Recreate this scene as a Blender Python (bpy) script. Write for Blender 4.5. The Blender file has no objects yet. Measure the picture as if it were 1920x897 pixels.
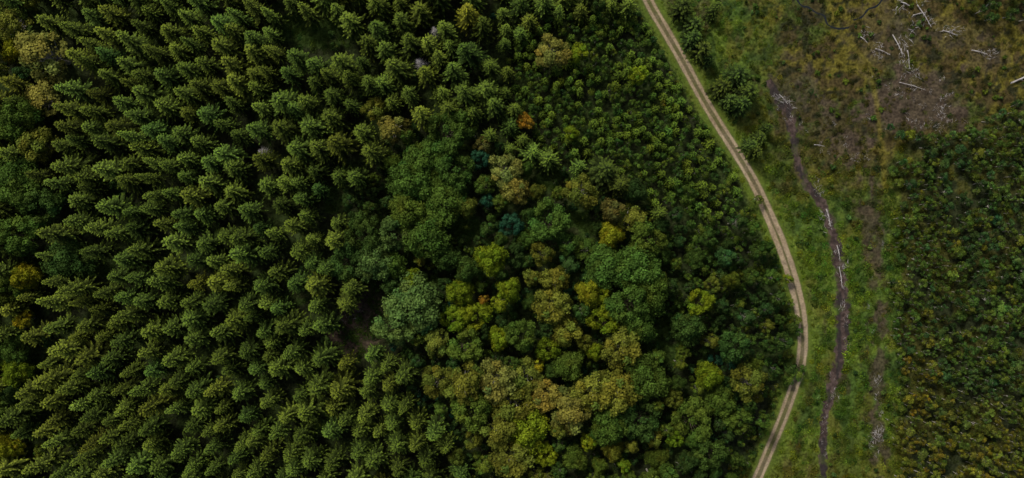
import bpy, math, random
import numpy as np
from mathutils import Vector
random.seed(7); rng=np.random.default_rng(11)
S=7.5; CH=250.0
def W(px,py): return (px-960.0)/S,(448.5-py)/S

# ------------------------------------------------------------------ scene/world
sc=bpy.context.scene
world=bpy.data.worlds.new("World"); sc.world=world; world.use_nodes=True
nt=world.node_tree; bg=nt.nodes["Background"]
sky=nt.nodes.new("ShaderNodeTexSky"); sky.sky_type='NISHITA'; sky.sun_disc=False
SUN_EL=math.radians(50); SUN_ROT=math.radians(-35)
sky.sun_elevation=SUN_EL; sky.sun_rotation=SUN_ROT; sky.air_density=1.0; sky.dust_density=5; sky.ozone_density=.4
nt.links.new(sky.outputs[0],bg.inputs[0]); bg.inputs[1].default_value=0.095
sd=bpy.data.lights.new("sun","SUN"); sd.energy=2.7; sd.angle=math.radians(10); sd.color=(1,0.95,0.82)
so=bpy.data.objects.new("sun",sd); sc.collection.objects.link(so)
d=Vector((math.sin(SUN_ROT)*math.cos(SUN_EL),math.cos(SUN_ROT)*math.cos(SUN_EL),math.sin(SUN_EL)))
so.rotation_euler=(-d).to_track_quat('-Z','Y').to_euler(); so.location=d*400
cd=bpy.data.cameras.new("camera"); cam=bpy.data.objects.new("camera",cd); sc.collection.objects.link(cam)
cam.location=(0,0,CH); cam.rotation_euler=(0,0,0); cd.sensor_width=36; cd.lens=36*CH/(1920/S)
cd.clip_start=1; cd.clip_end=9000; sc.camera=cam
sc.view_settings.view_transform='Standard'; sc.view_settings.look='None'; sc.view_settings.exposure=0

# ------------------------------------------------------------------ noise helpers
LAT=rng.random((8,256,256))
def vn(x,y,seed=0):
    x=np.asarray(x,float)+seed*17.3; y=np.asarray(y,float)+seed*9.7
    xi=np.floor(x).astype(int); yi=np.floor(y).astype(int)
    fx=x-xi; fy=y-yi; fx=fx*fx*(3-2*fx); fy=fy*fy*(3-2*fy)
    L=LAT[seed%8]; a=L[xi%256,yi%256]; b=L[(xi+1)%256,yi%256]; c=L[xi%256,(yi+1)%256]; e=L[(xi+1)%256,(yi+1)%256]
    return (a*(1-fx)+b*fx)*(1-fy)+(c*(1-fx)+e*fx)*fy
def fbm(x,y,seed=0,o=4):
    s=0;a=.5;t=0
    for i in range(o):
        s=s+a*vn(np.asarray(x)*2**i,np.asarray(y)*2**i,seed+i); t+=a; a*=.55
    return s/t
def sm(a,b,x):
    t=np.clip((x-a)/(b-a),0,1); return t*t*(3-2*t)
def pldist(px,py,pl):
    px=np.asarray(px,float); py=np.asarray(py,float)
    best=np.full(px.shape,1e9)
    for (ax,ay),(bx,by) in zip(pl[:-1],pl[1:]):
        vx,vy=bx-ax,by-ay; t=np.clip(((px-ax)*vx+(py-ay)*vy)/(vx*vx+vy*vy),0,1)
        best=np.minimum(best,np.hypot(px-ax-t*vx,py-ay-t*vy))
    return best
def inpoly(px,py,poly):
    px=np.asarray(px,float);py=np.asarray(py,float); r=np.zeros(px.shape,bool); n=len(poly)
    for i in range(n):
        x0,y0=poly[i]; x1,y1=poly[(i+1)%n]
        c=((y0>py)!=(y1>py)); 
        with np.errstate(divide='ignore',invalid='ignore'):
            xx=(x1-x0)*(py-y0)/((y1-y0) if y1!=y0 else 1e-9)+x0
        r^=c&(px<xx)
    return r
def catmull(pts,step=4.0):
    P=[pts[0]]+list(pts)+[pts[-1]]; out=[]
    for i in range(1,len(P)-2):
        p0,p1,p2,p3=[np.array(P[i+k],float) for k in(-1,0,1,2)]
        n=max(2,int(np.linalg.norm(p2-p1)/step))
        for k in range(n):
            t=k/n; out.append(.5*((2*p1)+(-p0+p2)*t+(2*p0-5*p1+4*p2-p3)*t*t+(-p0+3*p1-3*p2+p3)*t**3))
    out.append(np.array(pts[-1],float)); return np.array(out)

ROAD=[(1060,-340),(1130,-190),(1180,-80),(1215,0),(1240,45),(1275,105),(1310,170),(1345,230),(1380,285),(1415,345),(1440,400),(1465,460),(1485,520),(1500,580),(1505,640),(1500,690),(1487,730),(1465,790),(1440,850),(1420,897),(1385,970),(1340,1080),(1290,1250)]
MUD1=[(1440,150),(1460,188),(1482,225),(1492,290),(1512,345),(1548,395),(1568,470),(1577,540),(1580,610),(1572,680),(1555,740),(1545,800),(1543,880),(1548,960),(1540,1150)]
MUD2=[(1590,270),(1615,330),(1632,420),(1640,500),(1650,580),(1656,660),(1645,720),(1648,800),(1648,897),(1650,1000),(1640,1150)]
TR3=[(1530,-60),(1575,60),(1630,120),(1645,200),(1655,290),(1660,360)]
STREAM=[(1480,-30),(1500,8),(1515,14),(1530,24),(1545,30),(1552,46),(1570,54),(1592,52),(1600,38),(1616,32),(1628,18),(1648,8),(1670,-30)]
STREAM_A=STREAM[:8]; STREAM_B=STREAM[8:]
def right_of_road(px,py):
    ys=np.array([p[1] for p in ROAD],float); xs=np.array([p[0] for p in ROAD],float)
    return np.asarray(px,float)-np.interp(py,ys,xs)
RIGHTB=[(1700,250),(1690,330),(1692,450),(1690,560),(1682,640),(1700,700),(1688,800),(1700,897),(1700,1250),(2400,1250),(2400,150),(1925,205),(1800,262)]
GLADES=[(600,58,75,34),(535,45,30,40),(620,375,34,26),(685,600,52,62),(548,560,30,16),(1252,640,26,50),(1020,330,36,30),(1085,425,24,34),(872,425,34,26),(660,640,50,40),(590,800,26,22),(185,505,26,16),(800,530,26,16)]
def glade(px,py):
    g=np.zeros(np.asarray(px,float).shape)
    for x,y,a,b in GLADES:
        q=np.sqrt(((px-x)/a)**2+((py-y)/b)**2); g=np.maximum(g,1-sm(.75,1.15,q))
    return g
def mixc(A,B,t): t=np.asarray(t)[...,None]; return A*(1-t)+B*t
def C(*c): return np.array(c,float)
GR=C(.046,.080,.015); BR=C(.084,.122,.018); OLV=C(.098,.086,.015); BRN=C(.062,.046,.034); DRK=C(.020,.025,.011); MUD=C(.070,.050,.045)
def ground_col(px,py):
    px=np.asarray(px,float);py=np.asarray(py,float); sh=px.shape+(3,); BC=lambda c: np.broadcast_to(c,sh)
    big=fbm(px/90,py/90,1); mid=fbm(px/28,py/28,2); fine=fbm(px/7,py/7,3)
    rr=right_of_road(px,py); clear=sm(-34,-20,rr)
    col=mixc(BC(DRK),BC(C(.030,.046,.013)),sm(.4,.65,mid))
    gl=glade(px,py)
    brown=1-sm(50,100,np.hypot(px-660,(py-600)))
    gcol=mixc(BC(C(.038,.066,.014)),BC(BRN*.9),np.clip(brown+sm(.55,.7,mid)*.4,0,1))
    col=mixc(col,gcol,gl)
    cc=mixc(BC(GR),BC(BR),sm(.38,.60,big*.5+mid*.5))
    cc=mixc(cc,BC(C(.024,.044,.012)),sm(.48,.64,fbm(px/16,py/26,5))*.75)
    cc=mixc(cc,BC(C(.10,.095,.017)),sm(.54,.68,fbm(px/36,py/50,6))*.55)
    cc=mixc(cc,BC(C(.05,.037,.022)),sm(.60,.70,fbm(px/22,py/44,0))*.6)
    top=(1-sm(230,420,py-(px-1500)*.15))*sm(1380,1480,px)
    oc=mixc(BC(OLV),BC(C(.048,.066,.015)),sm(.42,.58,big))
    oc=mixc(oc,BC(C(.046,.032,.017)),sm(.46,.62,mid)*.85)
    oc=mixc(oc,BC(C(.016,.018,.011)),sm(.53,.65,fbm(px/11,py/11,6))*.85)
    cc=mixc(cc,oc,top*.96)
    cc=mixc(cc,BC(OLV*.95),sm(780,900,py)*.4)
    for (x,y,a,b,s) in [(1725,195,85,65,.9),(1570,265,55,60,.75),(1500,180,45,50,.6),(1660,80,60,60,.5),(1770,70,80,40,.45),(1850,110,40,30,.5),(1640,230,50,40,.45)]:
        q=np.hypot((px-x)/a,(py-y)/b)+(mid-.5)*3.2
        cc=mixc(cc,BC(BRN*.95),(1-sm(.6,1.15,q))*s)
    d2=pldist(px,py,MUD2); cc=mixc(cc,BC(BRN*.8),(1-sm(3,22,d2+(fbm(px/14,py/22,4)-.45)*90))*.8)
    d3=pldist(px,py,TR3); cc=mixc(cc,BC(OLV*1.2),(1-sm(2,7,d3))*.6)
    rd=pldist(px,py,ROAD); cc=mixc(cc,BC(BR*.95),(1-sm(14,40,rd+(mid-.5)*20))*.75)
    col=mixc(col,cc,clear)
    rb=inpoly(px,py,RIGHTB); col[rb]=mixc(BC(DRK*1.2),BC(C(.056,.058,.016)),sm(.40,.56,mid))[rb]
    return col*(0.6+.8*fine)[...,None]
def gz(px,py):
    px=np.asarray(px,float);py=np.asarray(py,float)
    k=sm(22,50,np.minimum(np.minimum(pldist(px,py,ROAD),pldist(px,py,MUD1)),pldist(px,py,STREAM)))
    far=1-sm(1200,1800,np.hypot(px-960,py-448))
    return (fbm(px/14,py/14,4)-.5)*1.2*k*far

# ------------------------------------------------------------------ material helpers
def newmat(n):
    m=bpy.data.materials.new(n); m.use_nodes=True; t=m.node_tree; b=t.nodes["Principled BSDF"]; return m,t,b
def mulmix(t,a,b):
    m=t.nodes.new("ShaderNodeMix"); m.data_type='RGBA'; m.blend_type='MULTIPLY'; m.inputs[0].default_value=1
    t.links.new(a,m.inputs[6]); t.links.new(b,m.inputs[7]); return m.outputs[2]
def noise_factor(t,scale,lo,hi,detail=6,coord='Object'):
    tc=t.nodes.new("ShaderNodeTexCoord"); n=t.nodes.new("ShaderNodeTexNoise"); n.inputs["Scale"].default_value=scale; n.inputs["Detail"].default_value=detail
    t.links.new(tc.outputs[coord],n.inputs["Vector"])
    r=t.nodes.new("ShaderNodeMapRange"); r.inputs[1].default_value=.3; r.inputs[2].default_value=.7; r.inputs[3].default_value=lo; r.inputs[4].default_value=hi
    t.links.new(n.outputs[0],r.inputs[0]); return r.outputs[0],n.outputs[0]
def foliage_mat(name,trans=.25,rough=.65,spec=.2):
    m,t,b=newmat(name)
    a=t.nodes.new("ShaderNodeAttribute"); a.attribute_type='INSTANCER'; a.attribute_name="tint"
    g=t.nodes.new("ShaderNodeAttribute"); g.attribute_type='GEOMETRY'; g.attribute_name="lc"
    c=mulmix(t,a.outputs[0],g.outputs[0])
    t.links.new(c,b.inputs["Base Color"]); b.inputs["Roughness"].default_value=rough; b.inputs["Specular IOR Level"].default_value=spec
    tr=t.nodes.new("ShaderNodeBsdfTranslucent"); t.links.new(c,tr.inputs[0])
    mx=t.nodes.new("ShaderNodeMixShader"); mx.inputs[0].default_value=trans
    t.links.new(b.outputs[0],mx.inputs[1]); t.links.new(tr.outputs[0],mx.inputs[2]); t.links.new(mx.outputs[0],t.nodes["Material Output"].inputs[0]); return m
def solid_noise(name,c1,c2,scale,rough=.9,bump=0):
    m,t,b=newmat(name); f,n=noise_factor(t,scale,0,1)
    mx=t.nodes.new("ShaderNodeMix"); mx.data_type='RGBA'; mx.inputs[6].default_value=(*c1,1); mx.inputs[7].default_value=(*c2,1)
    t.links.new(f,mx.inputs[0]); t.links.new(mx.outputs[2],b.inputs["Base Color"]); b.inputs["Roughness"].default_value=rough
    b.inputs["Specular IOR Level"].default_value=.2
    if bump:
        bp=t.nodes.new("ShaderNodeBump"); bp.inputs[0].default_value=bump; t.links.new(n,bp.inputs["Height"]); t.links.new(bp.outputs[0],b.inputs["Normal"])
    return m
def attr_ground(name,scale,lo,hi,bump=.5,dist=.2):
    m,t,b=newmat(name)
    g=t.nodes.new("ShaderNodeAttribute"); g.attribute_name="gc"
    f,n=noise_factor(t,scale,lo,hi); 
    cx=t.nodes.new("ShaderNodeCombineColor"); 
    for i in range(3): t.links.new(f,cx.inputs[i])
    c=mulmix(t,g.outputs[0],cx.outputs[0]); t.links.new(c,b.inputs["Base Color"]); b.inputs["Roughness"].default_value=.95; b.inputs["Specular IOR Level"].default_value=.05
    bp=t.nodes.new("ShaderNodeBump"); bp.inputs["Strength"].default_value=bump; bp.inputs["Distance"].default_value=dist
    t.links.new(n,bp.inputs["Height"]); t.links.new(bp.outputs[0],b.inputs["Normal"]); return m
M_needle=foliage_mat("spruce_needles",.15,.7,.06); M_leaf=foliage_mat("broadleaf_leaves",.25,.7,.06); M_weed=foliage_mat("herb_leaves",.25,.8,.05)
M_bark=solid_noise("bark",(.06,.045,.035),(.12,.1,.08),3,.9,.3); M_birch=solid_noise("birch_bark",(.12,.1,.09),(.55,.53,.48),2.5,.8,.2)
M_dead=solid_noise("bleached_wood",(.16,.14,.135),(.50,.48,.48),1.2,.8,.2)
M_ground=attr_ground("ground_soil_grass",1.6,.45,1.55,.8,.25); M_road=attr_ground("dirt_road_soil",2.2,.78,1.25,.5,.08)
M_water,t_,b_=newmat("stream_water"); b_.inputs["Base Color"].default_value=(.008,.011,.012,1); b_.inputs["Roughness"].default_value=.15

# ------------------------------------------------------------------ mesh builders (all quads)
class QB:
    def __init__(s): s.v=[];s.c=[];s.m=[]
    def add(s,q,col,mi):
        q=np.asarray(q,float); n=len(q)
        s.v.append(q); s.c.append(np.broadcast_to(np.asarray(col,float),(n,3))); s.m.append(np.full(n,mi))
    def tube(s,p0,p1,r0,r1,mi=1,n=6):
        p0=np.array(p0,float);p1=np.array(p1,float); ax=p1-p0; ax/=np.linalg.norm(ax)+1e-9
        u=np.cross(ax,[0,0,1.0]) if abs(ax[2])<.9 else np.cross(ax,[1.0,0,0]); u/=np.linalg.norm(u); w=np.cross(ax,u)
        a=np.linspace(0,2*math.pi,n+1); ring=np.cos(a)[:,None]*u+np.sin(a)[:,None]*w
        A=p0+ring*r0; B=p1+ring*r1
        s.add(np.stack([A[:-1],A[1:],B[1:],B[:-1]],1),(1,1,1),mi)
    def mesh(s,name,mats,attr="lc"):
        q=np.concatenate(s.v); c=np.concatenate(s.c); m=np.concatenate(s.m); n=len(q)
        me=bpy.data.meshes.new(name); me.vertices.add(n*4); me.vertices.foreach_set("co",q.reshape(-1))
        me.loops.add(n*4); me.loops.foreach_set("vertex_index",np.arange(n*4,dtype=np.int32))
        me.polygons.add(n); me.polygons.foreach_set("loop_start",np.arange(0,n*4,4,dtype=np.int32)); 
        for mt in mats: me.materials.append(mt)
        me.polygons.foreach_set("material_index",m.astype(np.int32))
        at=me.attributes.new(attr,'FLOAT_COLOR','FACE'); at.data.foreach_set("color",np.concatenate([c,np.ones((n,1))],1).reshape(-1).astype(np.float32))
        me.update(calc_edges=True); return me
def unit(v): return v/(np.linalg.norm(v,axis=-1,keepdims=True)+1e-9)
def leafquads(Cn,Nn,size,aspect=.75,fold=.25):
    n=len(Cn); r=rng.normal(size=(n,3)); T=unit(r-(r*Nn).sum(1,keepdims=True)*Nn); B=np.cross(Nn,T); s=np.asarray(size)[:,None] if np.ndim(size) else size
    return np.stack([Cn-T*s+Nn*s*fold*-.5, Cn+B*s*aspect+Nn*s*fold*.3, Cn+T*s-Nn*s*fold, Cn-B*s*aspect+Nn*s*fold*.3],1)

def spruce(name,h,R,z0=.15,den=1.0,dead=False,pw=.8,tw=1.0):
    b=QB(); b.tube((0,0,-.3),(0,0,h*.55),.02*h*.6,.011*h*.6,1,8); b.tube((0,0,h*.55),(0,0,h),.011*h*.6,.01,1,6)
    z=h*z0; Q=[];Cc=[]
    asym=rng.normal(size=2)*.09
    while z<h-.15:
        f=(z/h-z0)/(1-z0); r=R*(1-f)**pw+.12
        nb=int((4.5+2.5*(1-f))*den)+1; ph=rng.random()*6.28
        for k in range(nb):
            a=ph+k*6.283/nb+rng.normal()*.2; L=r*rng.uniform(.6,1.28)*(1+asym[0]*math.cos(a)+asym[1]*math.sin(a)); zz=z+rng.normal()*.15
            dirx=np.array([math.cos(a),math.sin(a),0]); side=np.array([-math.sin(a),math.cos(a),0])
            slope=.6*f-.30*(1-f)
            def P(s): return dirx*L*s+np.array([0,0,zz+L*(slope*s-.18*s*s*(1-f)+.14*s**3)])
            if dead:
                b.tube(P(0),P(.5),.05,.03,1,4); b.tube(P(.5),P(1),.03,.008,1,4)
                for sg in(-1,1):
                    q=P(.45); b.tube(q,q+(dirx*.5+side*sg*.6)*L*.4,.02,.006,1,3)
                continue
            n=max(3,int(L/.24/ max(tw,.5)))
            bs=rng.uniform(.7,1.3)
            for j in range(n):
                s=.12+.86*j/(n-1); p=P(s); 
                for sg in(-1,1):
                    l=(.20*L*(1-s)+.23*tw)*rng.uniform(.8,1.25); an=math.radians(rng.uniform(22,50))
                    dd=dirx*math.cos(an)+side*sg*math.sin(an)+np.array([0,0,-.18+rng.normal()*.12])
                    ww=np.cross(dd,[0,0,1.0]); ww=ww/np.linalg.norm(ww)*l*.27+np.array([0,0,rng.normal()*.04])
                    Q.append([p,p+dd*l*.5+ww,p+dd*l,p+dd*l*.5-ww])
                    lum=(.32+1.15*s*s)*bs*(.62+.62*f)*rng.uniform(.85,1.15)  # shade inside the crown painted into needle colour; tips are lighter growth
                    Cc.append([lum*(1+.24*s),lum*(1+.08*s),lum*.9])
            p=P(.85); l=.5*tw; dd=dirx+np.array([0,0,.1]); ww=side*l*.26
            Q.append([p,p+dd*l*.5+ww,p+dd*l,p+dd*l*.5-ww]); Cc.append([2.0*bs,1.75*bs,1.0])
        z+=(.42+.34*(1-f))*(h/18)**.6/den**.3
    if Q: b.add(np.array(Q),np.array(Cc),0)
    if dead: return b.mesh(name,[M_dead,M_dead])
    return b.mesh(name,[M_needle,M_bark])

def broad(name,h,R,nl,lr,nq,ls,cz=.62,rz=.34,bark=None,cvar=.16,droop=0):
    b=QB(); fork=np.array([rng.normal()*.2,rng.normal()*.2,h*.38])
    b.tube((0,0,-.3),fork,.022*h,.015*h,1,8)
    cs=[];tries=0
    while len(cs)<nl and tries<6000:
        tries+=1
        v=rng.normal(size=3); v/=np.linalg.norm(v)
        if v[2]<-.35: continue
        rad=rng.uniform(.55,1.0)**.5
        irr=1+.18*math.sin(3*math.atan2(v[1],v[0])+nl)+rng.normal()*.06
        p=np.array([v[0]*(R-lr*.7)*irr*rad,v[1]*(R-lr*.7)*irr*rad,h*cz+v[2]*h*rz*rad])
        mind=lr*(.95 if tries<3000 else .6)
        if all(np.linalg.norm((p-q)) > mind for q,_ in cs): cs.append((p,lr*rng.uniform(.6,1.2)))
    for p,r in cs:
        mid=fork+(p-fork)*.5+np.array([0,0,-.06*h]); b.tube(fork,mid,.008*h,.005*h,1,5); b.tube(mid,p,.005*h,.0015*h,1,4)
        n=int(nq*(r/lr)**2); v=unit(rng.normal(size=(n,3))); v[:,2]=np.where(v[:,2]<-.45,-v[:,2],v[:,2])
        bump=1+.16*np.sin(v[:,0]*5+r*9)*np.cos(v[:,1]*6+p[0]*3)+.1*np.sin(v[:,2]*9+p[1]*4)
        rad=r*rng.uniform(.62,1.08,n)*bump
        c=p+v*rad[:,None]*np.array([1,1,.85]); c[:,2]-=droop*np.maximum(0,rng.random(n)-.6)*r
        N=unit(v*1.0+np.array([0,0,.25])+rng.normal(size=(n,3))*.5)
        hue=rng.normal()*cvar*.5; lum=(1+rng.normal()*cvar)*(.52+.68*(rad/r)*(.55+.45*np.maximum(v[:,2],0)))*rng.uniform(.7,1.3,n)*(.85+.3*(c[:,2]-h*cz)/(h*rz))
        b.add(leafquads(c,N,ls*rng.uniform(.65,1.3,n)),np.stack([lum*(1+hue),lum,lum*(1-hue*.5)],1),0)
    n=int(nq*1.5); v=unit(rng.normal(size=(n,3)))*rng.uniform(.3,.95,n)[:,None]
    c=v*np.array([R*.85,R*.85,h*rz])+np.array([0,0,h*cz]); 
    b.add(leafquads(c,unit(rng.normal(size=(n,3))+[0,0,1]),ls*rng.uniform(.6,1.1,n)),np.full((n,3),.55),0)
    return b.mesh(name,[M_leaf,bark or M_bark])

def weed(name,R,n,hh,ls,asp,up):
    b=QB(); a=rng.random(n)*6.283; r=R*np.sqrt(rng.random(n))*(1+.25*np.sin(3*a+n)); z=hh*rng.random(n)*(1-.6*(r/R)**2)
    c=np.stack([np.cos(a)*r,np.sin(a)*r,z],1); N=unit(rng.normal(size=(n,3))*up+[0,0,1]); lum=rng.uniform(.5,1.5,n)*(.65+.6*z/hh)
    b.add(leafquads(c,N,ls*rng.uniform(.5,1.3,n),asp),np.stack([lum*rng.uniform(.9,1.15,n),lum,lum*.9],1),0); return b.mesh(name,[M_weed])
def sticks(name,n,L,R):
    b=QB()
    for i in range(n):
        l=L*rng.uniform(.2,1)**1.3; a=rng.normal()*.5+ (1.57 if rng.random()<.2 else 0); x,y=rng.normal(size=2)*R*[1,.5]; r=rng.uniform(.02,.065)*(.6+l/L)
        p=np.array([x,y,rng.uniform(.15,.5)]); d=np.array([math.cos(a),math.sin(a),rng.normal()*.1])
        bend=np.array([-d[1],d[0],0])*rng.normal()*.12*l
        q=p+d*l*.5+bend; b.tube(p,q,r,r*.75,0,4); b.tube(q,p+d*l,r*.75,r*.2,0,4)
        if i%3==0:
            s=p+(q-p)*rng.random(); e=s+np.array([d[0]*.6-d[1]*rng.normal(),d[1]*.6+d[0]*rng.normal(),.2])*l*.25; b.tube(s,e,r*.4,r*.1,0,3)
    return b.mesh(name,[M_dead])

def coll(name,meshes):
    c=bpy.data.collections.new(name)
    for i,me in enumerate(meshes):
        o=bpy.data.objects.new("%s_p%02d"%(name,i),me); c.objects.link(o)
    return c
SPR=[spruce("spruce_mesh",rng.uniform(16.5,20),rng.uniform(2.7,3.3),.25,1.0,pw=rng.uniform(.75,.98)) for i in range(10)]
YSP=[spruce("young_spruce_mesh",rng.uniform(6,8),rng.uniform(1.15,1.4),.1,.8,pw=.6,tw=.75) for i in range(4)]
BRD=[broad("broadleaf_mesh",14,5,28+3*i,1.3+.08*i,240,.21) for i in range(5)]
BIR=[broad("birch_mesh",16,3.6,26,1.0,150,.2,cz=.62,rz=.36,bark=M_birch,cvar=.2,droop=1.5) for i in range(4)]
SAP=[broad("sapling_mesh",5.5,1.35,8,.55,70,.14,cz=.62,rz=.36,bark=M_birch,cvar=.22) for i in range(6)]
SHR=[broad("shrub_mesh",2.2,1.1,6,.5,60,.15,cz=.5,rz=.4,cvar=.15) for i in range(3)]
WEE=[weed("herb_mesh",.95,130,.55,.14,.7,.45),weed("grass_mesh",.85,150,.5,.17,.18,1.2),weed("herb_low_mesh",1.1,120,.35,.11,.6,.5),weed("fern_mesh",.9,90,.7,.22,.35,.6)]
STK=[sticks("dead_branch_mesh",12,2.8,1.5) for i in range(6)]
DEADS=spruce("dead_spruce_mesh",15,2.3,.2,.8,dead=True)
CO={"spr":coll("spruce_proto",SPR),"ysp":coll("young_spruce_proto",YSP),"brd":coll("broadleaf_proto",BRD),"bir":coll("birch_proto",BIR),"sap":coll("sapling_proto",SAP),"shr":coll("shrub_proto",SHR),"wee":coll("herb_proto",WEE),"stk":coll("dead_branch_proto",STK)}
NP={k:len(c.objects) for k,c in CO.items()}

def instancer(name,key,items):
    A=np.array(items,float); n=len(A)
    me=bpy.data.meshes.new(name); me.vertices.add(n); me.vertices.foreach_set("co",A[:,0:3].reshape(-1))
    def at(nm,ty,prop,data): a=me.attributes.new(nm,ty,'POINT'); a.data.foreach_set(prop,data.reshape(-1))
    at("rot",'FLOAT_VECTOR','vector',A[:,3:6].astype(np.float32)); at("scl",'FLOAT_VECTOR','vector',A[:,6:9].astype(np.float32))
    at("idx",'INT','value',A[:,9].astype(np.int32)); at("tint",'FLOAT_COLOR','color',np.concatenate([A[:,10:13],np.ones((n,1))],1).astype(np.float32))
    me.update(); o=bpy.data.objects.new(name,me); sc.collection.objects.link(o)
    g=bpy.data.node_groups.new(name+"_scatter",'GeometryNodeTree')
    g.interface.new_socket("Geometry",in_out='INPUT',socket_type='NodeSocketGeometry'); g.interface.new_socket("Geometry",in_out='OUTPUT',socket_type='NodeSocketGeometry')
    N=g.nodes; gi=N.new("NodeGroupInput"); go=N.new("NodeGroupOutput"); ip=N.new("GeometryNodeInstanceOnPoints"); ci=N.new("GeometryNodeCollectionInfo")
    ci.inputs["Collection"].default_value=CO[key]; ci.inputs["Separate Children"].default_value=True; ci.inputs["Reset Children"].default_value=True
    def na(nm,ty): x=N.new("GeometryNodeInputNamedAttribute"); x.data_type=ty; x.inputs[0].default_value=nm; return x.outputs[0]
    e=N.new("FunctionNodeEulerToRotation"); L=g.links
    L.new(gi.outputs[0],ip.inputs["Points"]); L.new(ci.outputs[0],ip.inputs["Instance"]); ip.inputs["Pick Instance"].default_value=True
    L.new(na("idx",'INT'),ip.inputs["Instance Index"]); L.new(na("rot",'FLOAT_VECTOR'),e.inputs[0]); L.new(e.outputs[0],ip.inputs["Rotation"]); L.new(na("scl",'FLOAT_VECTOR'),ip.inputs["Scale"])
    L.new(ip.outputs[0],go.inputs[0]); md=o.modifiers.new("scatter",'NODES'); md.node_group=g; return o

# ------------------------------------------------------------------ ground sheet
def axis(lo,hi,step,far):
    a=list(np.arange(lo,hi+1e-6,step)); s=step; x=a[-1]; 
    while x<far: s*=1.35; x+=s; a.append(x)
    s=step; x=a[0]
    while x>-far: s*=1.35; x-=s; a.insert(0,x)
    return np.array(a)
def grid_mesh(name,X,Y,Z,col,mat):
    ny,nx=X.shape; me=bpy.data.meshes.new(name); me.vertices.add(nx*ny); me.vertices.foreach_set("co",np.stack([X,Y,Z],-1).reshape(-1))
    i=np.arange(nx*ny).reshape(ny,nx); q=np.stack([i[:-1,:-1],i[:-1,1:],i[1:,1:],i[1:,:-1]],-1).reshape(-1); n=len(q)//4
    me.loops.add(n*4); me.loops.foreach_set("vertex_index",q.astype(np.int32)); me.polygons.add(n); me.polygons.foreach_set("loop_start",np.arange(0,n*4,4,dtype=np.int32))
    me.polygons.foreach_set("use_smooth",np.ones(n,bool))
    a=me.attributes.new("gc",'FLOAT_COLOR','POINT'); a.data.foreach_set("color",np.concatenate([col,np.ones(col.shape[:-1]+(1,))],-1).reshape(-1).astype(np.float32))
    me.materials.append(mat); me.update(calc_edges=True); o=bpy.data.objects.new(name,me); sc.collection.objects.link(o); return o
gx=axis(-150,160,.45,4000); gy=axis(-90,90,.45,4000); GX,GY=np.meshgrid(gx,gy); PX=GX*S+960; PY=448.5-GY*S
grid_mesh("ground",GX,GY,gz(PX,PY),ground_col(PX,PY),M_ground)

# ------------------------------------------------------------------ strips (road, mud)
def strip(name,cl,halfw,ncross,colfn,zfn,mat):
    cl=np.array(cl); t=np.gradient(cl,axis=0); t/=np.linalg.norm(t,axis=1,keepdims=True)
    K=9; tp=np.pad(t,((K,K),(0,0)),'edge'); t=np.stack([np.convolve(tp[:,i],np.ones(2*K+1)/(2*K+1),'valid') for i in (0,1)],1); t/=np.linalg.norm(t,axis=1,keepdims=True)
    nrm=np.stack([-t[:,1],t[:,0]],1)
    u=np.linspace(1,-1,ncross); hw=np.asarray(halfw)[:,None]*np.ones((1,ncross))
    P=cl[:,None,:]+nrm[:,None,:]*(u[None,:]*hw)[...,None]; px,py=P[...,0],P[...,1]
    X,Y=W(px,py); D=u[None,:]*hw/S; return grid_mesh(name,X,Y,zfn(px,py,D,u),colfn(px,py,D,u),mat)
rc=catmull(ROAD,1.6)
def roadcol(px,py,D,u):
    sh=px.shape+(3,); BC=lambda c: np.broadcast_to(c,sh)
    n=fbm(px/9,py/9,6); n2=fbm(px/35,py/35,2); e=(n-.5)*.6
    wd=.34+.24*sm(330,450,py)*(1-sm(560,680,py))
    rut=1-sm(wd-.15,wd+.2,np.abs(np.abs(D)-.84)+e*.55)
    bare=sm(.35,.6,fbm(px/22,py/22,5)) 
    soil=mixc(BC(C(.22,.165,.10)),BC(C(.33,.265,.19)),n2)*(.6+.8*n)[...,None]
    grass=ground_col(px,py); midg=mixc(soil*.5,BC(C(.075,.09,.022)),.35+.6*bare)
    c=mixc(grass,midg,(1-sm(.3,.8,np.abs(D))))
    dirty=1-sm(1.0,1.9,np.abs(D)+e); c=mixc(c,soil*.45,dirty*.3)
    return mixc(c,soil,rut)
strip("dirt_road",rc,np.full(len(rc),17.0),41,roadcol,lambda px,py,D,u:.012+.05*(1-np.abs(u)[None,:]**3)-.03*np.exp(-((np.abs(D)-.84)/.35)**2),M_road)
m1=catmull(MUD1,1.6); hw=np.interp(m1[:,1],[150,190,230,290,345,420,500,600,700,760,850,1150],[4,10,8,6,7,8,9,12,11,7,6,6])*(1+.9*(fbm(m1[:,1]/12,m1[:,1]*0,3)-.5))
def mudcol(px,py,D,u):
    sh=px.shape+(3,); BC=lambda c: np.broadcast_to(c,sh)
    n=fbm(px/6,py/6,2); e=np.abs(u)[None,:]+(fbm(px/10,py/10,5)-.5)*1.6
    m=mixc(BC(MUD*.5),BC(MUD*1.15),sm(.3,.7,n))
    m=mixc(m,BC(C(.025,.022,.022)),sm(.45,.6,fbm(px/10,py/30,6))*.85)
    m=mixc(m,BC(C(.045,.055,.02)),sm(.55,.68,fbm(px/14,py/18,7))*.6)
    return mixc(m,ground_col(px,py),sm(.6,.95,e))
strip("muddy_track",m1,hw*1.5,19,mudcol,lambda px,py,D,u:.012+.12*(fbm(px/4,py/4,1))*(1-np.abs(u)[None,:]**4),M_road)
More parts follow.
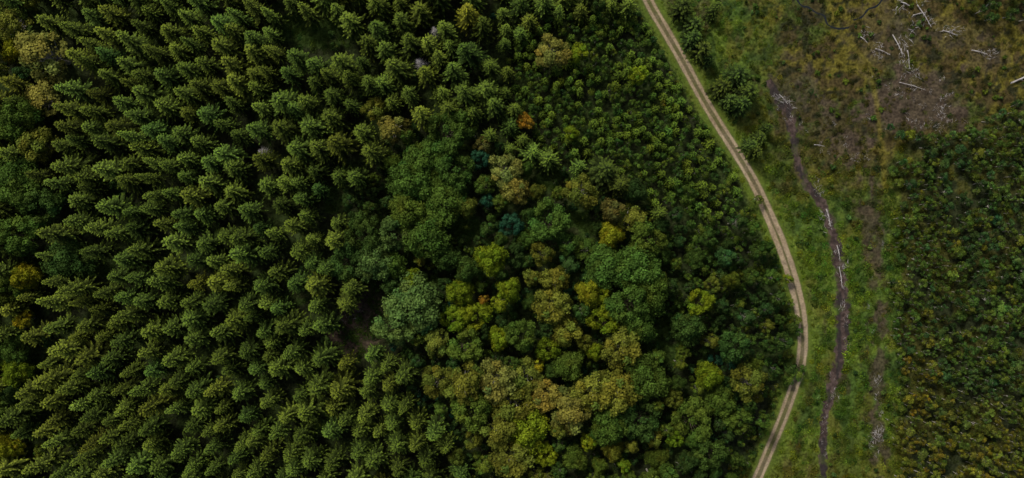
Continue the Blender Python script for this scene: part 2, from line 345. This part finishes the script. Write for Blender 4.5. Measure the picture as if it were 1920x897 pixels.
for sname,sp in (("stream",STREAM_A),("stream.001",STREAM_B)):
    st=catmull(sp,1.6)
    strip("stream",st,1.7*(.1+1.6*fbm(st[:,0]/10,st[:,1]/10,3)),5,lambda px,py,D,u:np.zeros(px.shape+(3,)),lambda px,py,D,u:.02+0*D,M_water)

# ------------------------------------------------------------------ placement
cells={}; CS=40
def free(x,y,r):
    cx,cy=int(x//CS),int(y//CS)
    for i in range(cx-2,cx+3):
        for j in range(cy-2,cy+3):
            for (a,b,q) in cells.get((i,j),()):
                if (a-x)**2+(b-y)**2<(r+q)**2: return False
    return True
def put(x,y,r): cells.setdefault((int(x//CS),int(y//CS)),[]).append((x,y,r))
def base(px,py,hc):
    x,y=W(px,py); k=(CH-hc)/CH; return x*k,y*k
def jit(c,a=.12,h=.06):
    l=1+random.gauss(0,a); q=random.gauss(0,h); return (max(.004,c[0]*l*(1+q)),max(.004,1.07*c[1]*l),max(.003,.85*c[2]*l*(1-q)))
G=(.060,.104,.019);DG=(.032,.060,.017);MG=(.045,.080,.018);LG=(.085,.135,.038);LM=(.135,.175,.012);Y=(.205,.185,.012);OL=(.112,.122,.020);TN=(.148,.142,.034);OR=(.21,.12,.015);TL=(.022,.072,.044);OG=(.075,.110,.018);BW=(.095,.085,.025)
HERO=[(840,250,90,G),(795,300,80,G),(852,320,78,G),(768,345,80,G),(828,380,88,G),(765,395,72,OG),(800,445,82,G),(738,440,64,LG),(682,440,72,MG),(652,488,76,MG),(705,492,68,LG),(735,500,50,G),
(735,240,55,TN),(702,205,48,OL),(1036,98,62,TN),(1086,100,34,LM),(985,228,32,OR),(905,272,34,BW),(1070,250,28,LM),(1197,140,34,LM),
(900,300,40,TL),(914,376,28,TL),(958,424,46,TL),(947,318,66,TN),(968,358,58,TN),(1090,360,62,OL),(1028,415,76,G),(940,380,34,OG),
(1146,440,42,Y),(1214,450,70,OG),(1182,408,56,OL),(1150,395,44,BW),(1138,500,76,G),(1196,505,88,G),(1222,550,70,G),(1180,570,76,G),(1125,548,40,LM),
(920,487,58,LM),(1016,476,42,OL),(878,505,48,MG),(962,478,46,DG),(862,548,50,LM),(906,562,20,OR),(892,592,58,LM),(772,526,42,LM),(955,542,42,LM),(840,485,46,MG),
(772,576,96,LG),(738,612,74,LG),(848,598,54,LM),(818,640,56,OL),(872,650,66,OG),(1040,525,56,OL),(1034,575,70,OL),(1104,548,46,Y),(1132,600,60,LM),(1062,622,58,OL),(976,628,64,OG),(938,635,42,LM),(1026,655,46,LM),(1008,687,26,Y),(1068,688,58,OG),(1168,655,84,OL),(1200,610,60,G),
(868,722,76,OL),(930,716,80,TN),(885,768,78,OG),(985,706,66,OL),(960,755,80,OL),(1022,742,66,TN),(935,806,78,OL),(990,806,82,LM),(960,860,88,OL),(1070,772,78,TN),(1112,738,76,OL),(1160,735,80,OL),(1210,715,78,OG),(1140,800,74,G),(1198,785,80,MG),(818,715,56,OL),
(1312,567,50,LM),(1330,705,46,LM),(1402,716,64,OL),(1300,790,80,OG),(1350,752,58,OG),(1290,615,60,MG),(1375,650,60,MG),(1330,850,60,MG),(1385,790,50,OG),
(82,100,96,TN),(80,185,80,TN),(28,95,48,Y),(66,272,66,OL),(46,520,50,Y),(42,600,34,Y),(14,840,44,Y),(30,350,90,G),(76,385,76,MG),(30,225,80,G),(22,45,66,OL),(128,486,84,MG),(38,440,80,G),(30,700,56,LM),(20,540,60,OG),(25,660,60,G),(-40,120,90,OL),(-50,300,90,G),(-60,480,90,MG),(-50,620,80,OG),(-40,760,80,OG)]
def hero(px,py,dpx,c):
    kind='bir' if c in(TN,OL,BW,OR) or dpx<40 else 'brd'
    protos,R0,H0=(BIR,3.6,16) if kind=='bir' else (BRD,5.0,14)
    hgt=(8+dpx*.085)*random.uniform(.82,1.2); hc=hgt*.7; k=(CH-hc)/CH; s=dpx/2/S*k/R0*1.08
    x,y=base(px,py,hc); o=bpy.data.objects.new("birch_tree" if kind=='bir' else "broadleaf_tree",protos[int(rng.integers(len(protos)))])
    o.location=(x,y,0); o.rotation_euler=(0,0,random.random()*6.28); o.scale=(s*random.uniform(.9,1.1),s*random.uniform(.9,1.1),hgt/H0)
    o["tint"]=jit(c,.1,.05); sc.collection.objects.link(o); put(px,py,dpx*.36)
for h in HERO: hero(*h)
IT={k:[] for k in CO}
def inst(key,px,py,hgt,H0,s,c,hcf=.65,tilt=.03,a=.14,h=.08):
    hc=hgt*hcf; x,y=base(px,py,hc)
    bx,by=x*S+960,448.5-y*S
    z=float(gz(bx,by))-.05
    IT[key].append((x,y,z,random.gauss(0,tilt),random.gauss(0,tilt),random.random()*6.283,s*random.uniform(.92,1.08),s*random.uniform(.92,1.08),hgt/H0,random.randrange(NP[key]),*jit(c,a,h)))
YC=[(965,70),(1055,25),(1195,10),(1225,70),(1290,180),(1350,280),(1395,360),(1370,410),(1250,400),(1150,330),(1060,300),(985,270),(955,180)]
DEC=[(640,400),(730,225),(880,215),(960,290),(1060,310),(1150,335),(1250,405),(1500,420),(1500,1250),(960,1250),(880,900),(790,770),(740,660),(690,560),(630,500)]
SPC=(.060,.098,.024)
def nz(x,y,s,f): return float(fbm(x/f,y/f,s))
XR=(-330,2250); YR=(-300,1200)
for (x,y,r) in [(1385,140,24),(1358,162,20),(1402,172,22),(1388,196,20),(1368,190,16),(1300,72,20),(1318,98,18),(1305,45,20),(1425,258,16),(1418,285,14),(1440,240,12),(1280,15,20),(1340,20,14),(1132,318,34),(1160,345,26),(1330,110,12),(1410,270,14)]:
    big=r>=26
    inst('spr' if big else 'ysp',x,y,14 if big else 7+r*.12,17.7 if big else 7,r/S/2.9 if big else r/S/1.3,(.036,.062,.020)); put(x,y,r*.7)
def lim(y): return float(np.interp(y,[0,340,450,650,760],[-33,-29,-21,-17,-22]))
def zone(x,y):
    if right_of_road(x,y)>lim(y): return 'none'
    if bool(inpoly(x,y,YC)): return 'yc'
    if bool(inpoly(x,y,DEC)): return 'dec'
    if x>940 : return 'mix'
    return 'spr'
for i in range(30000):
    x=random.uniform(XR[0],1260); y=random.uniform(*YR)
    z=zone(x,y)
    if z not in('spr','mix'): continue
    if z=='mix' and random.random()<.35: continue
    if float(glade(x,y))>.35: continue
    if x<95 and random.random()<.6: continue
    q=nz(x,y,3,60); r=random.uniform(11,17.5)+4.5*q
    if z=='mix': r*=.8
    if x>650: r*=1.06
    if not free(x,y,r): continue
    sz=random.gauss(1,.1)*(.62+.38*r/16); hgt=np.clip(18*(.82+.36*nz(x,y,1,120))*sz,10,22)
    if z=='mix': hgt*=.75
    yl=float(sm(300,0,x))*.35+ float(sm(.5,.68,nz(x,y,2,45)))*.4
    c=tuple(SPC[k]*(1-yl)+(.100,.125,.026)[k]*yl for k in range(3))
    inst('spr',x,y,hgt,17.7,(r*1.27/S)/2.9*random.uniform(.88,1.15),c,.75,.03,.2,.08); put(x,y,r)
def deccol(x,y):
    q=nz(x,y,5,50); 
    if random.random()<.12: return LM if random.random()<.5 else OL
    if y>640 and 780<x<1260: return random.choice([OL,OG,MG,OL,OG])
    if q<.46: return DG
    return random.choice([MG,MG,G,OG])
for i in range(9000):
    x=random.uniform(XR[0],1500); y=random.uniform(*YR); z=zone(x,y)
    if not(z=='dec' or z=='mix' or (x<110 and z=='spr')) or float(glade(x,y))>.3: continue
    if z=='dec' and x>1260 and random.random()<.5: continue
    r=random.uniform(13,24)*(.85 if x>1240 else 1)
    if right_of_road(x,y)>lim(y)-r*.8: continue
    if not free(x,y,r*.78): continue
    kd=random.choice(['brd','bir']); R0,H0=(5.0,14) if kd=='brd' else (3.6,16)
    inst(kd,x,y,random.uniform(8,13),H0,r/S/R0*.97,deccol(x,y)); put(x,y,r*.78)
for i in range(20000):
    x=random.uniform(900,1500); y=random.uniform(0,900); z=zone(x,y)
    if z=='yc': r=random.uniform(5.2,7.8)
    elif z=='dec' and x>1235 and y<640: r=random.uniform(5.5,9)
    else: continue
    if float(glade(x,y))>.5: continue
    if not free(x,y,r): continue
    put(x,y,r)
    q=nz(x,y,2,40); hs=.6+.4*float(sm(20,70,lim(y)-right_of_road(x,y)))
    if z=='yc' and random.random()<.4: 
        c=tuple(np.array((.062,.106,.022))*(.7+.6*q)); inst('ysp',x,y,random.uniform(5,8.5)*hs,7,r*1.25/S/1.25,c)
    else:
        c=random.choice([MG,G,G,OG] if z=='yc' else [MG,DG,G,OG]); inst('sap',x,y,random.uniform(4.5,8)*hs,5.5,r*1.35/S/1.35,c)
for i in range(30000):
    x=random.uniform(XR[0],1510); y=random.uniform(*YR); rr=right_of_road(x,y)
    if rr>lim(y)+4: continue
    z=zone(x,y) if rr<lim(y) else 'edge'
    if z=='spr' and random.random()<.93: continue
    g=float(glade(x,y))
    if g>.4 and random.random()<.93: continue
    r=random.uniform(5,9)
    if rr>-45: r*=.65
    if z=='edge' and random.random()<.6: continue
    if not free(x,y,r*.9): continue
    put(x,y,r*.9)
    c=DG if z!='edge' else OG
    if rr>-90: c=random.choice([OG,G,MG,OL])
    elif random.random()<.25: c=random.choice([TL,MG,OG])
    hgt=random.uniform(2.5,6) if rr<-50 else random.uniform(1.2,2.6)
    inst('sap',x,y,hgt,5.5,r*1.25/S/1.35,c)
for (x,y,r,c) in [(1490,600,11,OG),(1484,612,12,MG),(1494,702,10,OG),(1484,690,12,MG),(1478,525,9,LM),(1420,375,9,OL),(1496,622,8,G),(1476,712,9,OG),(1506,692,7,G)]:
    inst('sap',x,y,4,5.5,r*1.2/S/1.35,c)
# right young birch mass
for i in range(34000):
    x=random.uniform(1665,XR[1]); y=random.uniform(120,YR[1])
    edge=random.gauss(0,10)
    if not bool(inpoly(x+edge,y+edge,RIGHTB)): continue
    q=nz(x,y,4,45)
    if q<.37: continue
    r=random.uniform(3.8,9.5)*(1.15 if x>1780 and y<700 else 1)
    if not free(x,y,r): continue
    put(x,y,r)
    yl=max(float(sm(690,860,y))*.85, .95 if math.hypot((x-1722)/40,(y-720)/60)<1 and random.random()<.7 else 0)
    cb=(.044,.078,.024) if q<.5 else (.070,.105,.020)
    cy=random.choice([OL,(.145,.130,.016),(.12,.10,.016)])
    if random.random()<.22: cb=random.choice([OG,OL,MG,LG])
    c=tuple(cb[k]*(1-yl)+cy[k]*yl for k in range(3))
    inst('sap',x,y,random.uniform(2.5,6.5),5.5,r*1.3/S/1.35,c,a=.24,h=.12)
for i in range(900):
    x=random.uniform(1790,2250); y=random.uniform(-300,55)
    if y>60-(1920-x)*.45 and x<1920: continue
    r=random.uniform(8,13)
    if free(x,y,r): put(x,y,r); inst('sap',x,y,random.uniform(5,9),5.5,r*1.1/S/1.35,random.choice([MG,OG,OL,DG]))
for i in range(900):
    x=random.uniform(1240,1900); y=random.uniform(-200,1100)
    rr=float(right_of_road(x,y))
    if rr<26 or bool(inpoly(x,y,RIGHTB)) or float(pldist(x,y,MUD1))<14: continue
    if nz(x,y,7,40)<.47: continue
    inst('shr',x,y,random.uniform(.6,2.0),2.2,random.uniform(.25,.8),random.choice([G,OG,LG,OG,MG,DG,DG]))
# herb layer
px=[];py=[]
seen=set()
for i in range(90000):
    x=random.uniform(1080,2250); y=random.uniform(*YR); k=(int(x//7),int(y//7))
    if k in seen: continue
    seen.add(k); px.append(x);py.append(y)
px=np.array(px);py=np.array(py); rr=right_of_road(px,py)
dm=pldist(px,py,MUD1); d2=pldist(px,py,MUD2); ds=pldist(px,py,STREAM); rd=pldist(px,py,ROAD)
ok=(rr>-42)&(rd>16)&(dm>np.interp(py,[150,600,900],[9,13,8]))&(ds>4)
rbm=inpoly(px,py,RIGHTB)
gc=ground_col(px,py); bare=gc[:,1]/(gc[:,0]+1e-6)
Z=gz(px,py); nn=fbm(px/20,py/20,7)
for i in np.nonzero(ok)[0]:
    if rbm[i] and random.random()<.6: continue
    if bare[i]<.95 and random.random()<.7: continue
    if d2[i]<10 and random.random()<.6: continue
    if nn[i]<.44 and random.random()<.6: continue
    x,y=W(px[i],py[i]); s=random.uniform(.35,1.25)*(.7 if py[i]<240 else 1)*(.65 if rd[i]<28 else 1)
    c=gc[i]*np.array([1.08,1.15,.9])*1.25
    if bare[i]<.95: c=np.array([.062,.062,.018])
    if random.random()<.1: c=np.array(random.choice([OL,OG,BW,DG]))
    IT['wee'].append((x,y,float(Z[i])-.03,0,0,random.random()*6.28,s,s,s*random.uniform(.7,1.5),random.randrange(4),*jit(tuple(c),.28,.14)))
for (gxx,gyy,a,b) in GLADES:
    for i in range(int(a*b/35)):
        t=random.random()*6.28; q=math.sqrt(random.random())*1.1; x=gxx+a*q*math.cos(t); y=gyy+b*q*math.sin(t); X,Yy=W(x,y)
        s=random.uniform(.5,1.2); IT['wee'].append((X,Yy,float(gz(x,y))-.03,0,0,random.random()*6.28,s,s,s,random.randrange(4),*jit(MG,.2,.1)))
def dead(x,y,n,sx,sy,ang=None,sc_=1):
    for i in range(n):
        X=random.gauss(x,sx);Yv=random.gauss(y,sy); xx,yy=W(X,Yv); a=random.gauss(ang,.3) if ang is not None else random.random()*6.28
        s=random.uniform(.3,.8)*sc_; IT['stk'].append((xx,yy,float(gz(X,Yv))+.05,0,0,a,s,s,s,random.randrange(6),1,1,1))
for a in [(1465,185,5,8,5,0,1),(1480,215,3,6,8,None,.8),(1550,410,5,4,14,1.57,.9),(1568,470,3,4,12,1.57,.8),(1575,520,5,5,16,1.57,.8),(1578,570,3,5,16,1.57,.7),(1645,825,11,8,20,1.57,.85),(1645,735,7,6,25,1.57,.7),
 (1700,15,5,16,10,None,1),(1735,38,6,10,10,None,1),(1655,95,5,14,8,None,1),(1690,80,5,6,18,-1.2,1.1),(1780,62,6,14,5,0,1),(1840,98,5,12,5,0,1),(1700,125,4,8,8,None,.9),(1620,75,4,8,10,None,.9),(1725,195,22,45,35,None,.6),(1690,160,6,20,10,None,.7),(1560,270,12,30,25,None,.5),(1600,300,9,15,18,None,.5),(1740,235,12,25,10,None,.6),(1770,205,5,5,12,None,.7),(655,600,7,22,16,None,.6),(1560,740,8,5,30,1.57,.45),(1545,830,8,4,30,1.57,.45),(1585,640,8,5,25,1.57,.45),(1640,600,10,12,120,1.57,.45),(1530,350,5,5,20,1.3,.6)]: dead(*a)
instancer("spruce_forest",'spr',IT['spr']); instancer("young_spruce_stand",'ysp',IT['ysp']); instancer("broadleaf_forest",'brd',IT['brd']); instancer("birch_forest",'bir',IT['bir'])
instancer("birch_sapling_thicket",'sap',IT['sap']); instancer("shrub_scatter",'shr',IT['shr']); instancer("undergrowth",'wee',IT['wee']); instancer("dead_branches",'stk',IT['stk'])
for (x,y,s) in [(790,118,1.0),(812,60,.9),(490,282,.7)]:
    X,Yv=base(x,y,11*s); o=bpy.data.objects.new("dead_spruce_tree",DEADS); o.location=(X,Yv,0); o.scale=(s,s,s*1.05); o.rotation_euler=(.03,.02,x); sc.collection.objects.link(o)
def log(x0,y0,x1,y1,r=.16):
    b=QB(); A=np.array([*W(x0,y0),.55]);B=np.array([*W(x1,y1),.45]); m=(A+B)/2+np.array([.1,.12,.05]); b.tube(A,m,r,r*.8,0,8); b.tube(m,B,r*.8,r*.35,0,8)
    dd=(B-A); L=np.linalg.norm(dd); dd/=L; sd_=np.array([-dd[1],dd[0],0])
    for k in range(6):
        f=.45+.09*k; p=A+(B-A)*f; b.tube(p,p+(dd*.5+sd_*(1 if k%2 else -1)*.7+np.array([0,0,.2]))*L*.12,r*.3,r*.06,0,4)
    me=b.mesh("fallen_birch_mesh",[M_dead]); o=bpy.data.objects.new("fallen_birch_trunk",me); sc.collection.objects.link(o)
for l in [(1893,157,1935,140,.24),(1672,66,1692,105,.15),(1688,5,1704,12,.17),(1640,92,1668,104,.14),(1718,10,1745,52,.15),(1525,272,1545,275,.1),(1820,95,1850,103,.15),(1684,155,1735,170,.09),(1790,780,1830,797,.1),(1548,392,1556,425,.2),(1710,30,1735,24,.12),(1765,58,1795,68,.13),(1700,95,1704,130,.1),(1612,70,1626,82,.1),(1572,500,1578,540,.13),(1460,178,1476,196,.12),(1568,460,1574,490,.12)]: log(*l)
print({k:len(v) for k,v in IT.items()})
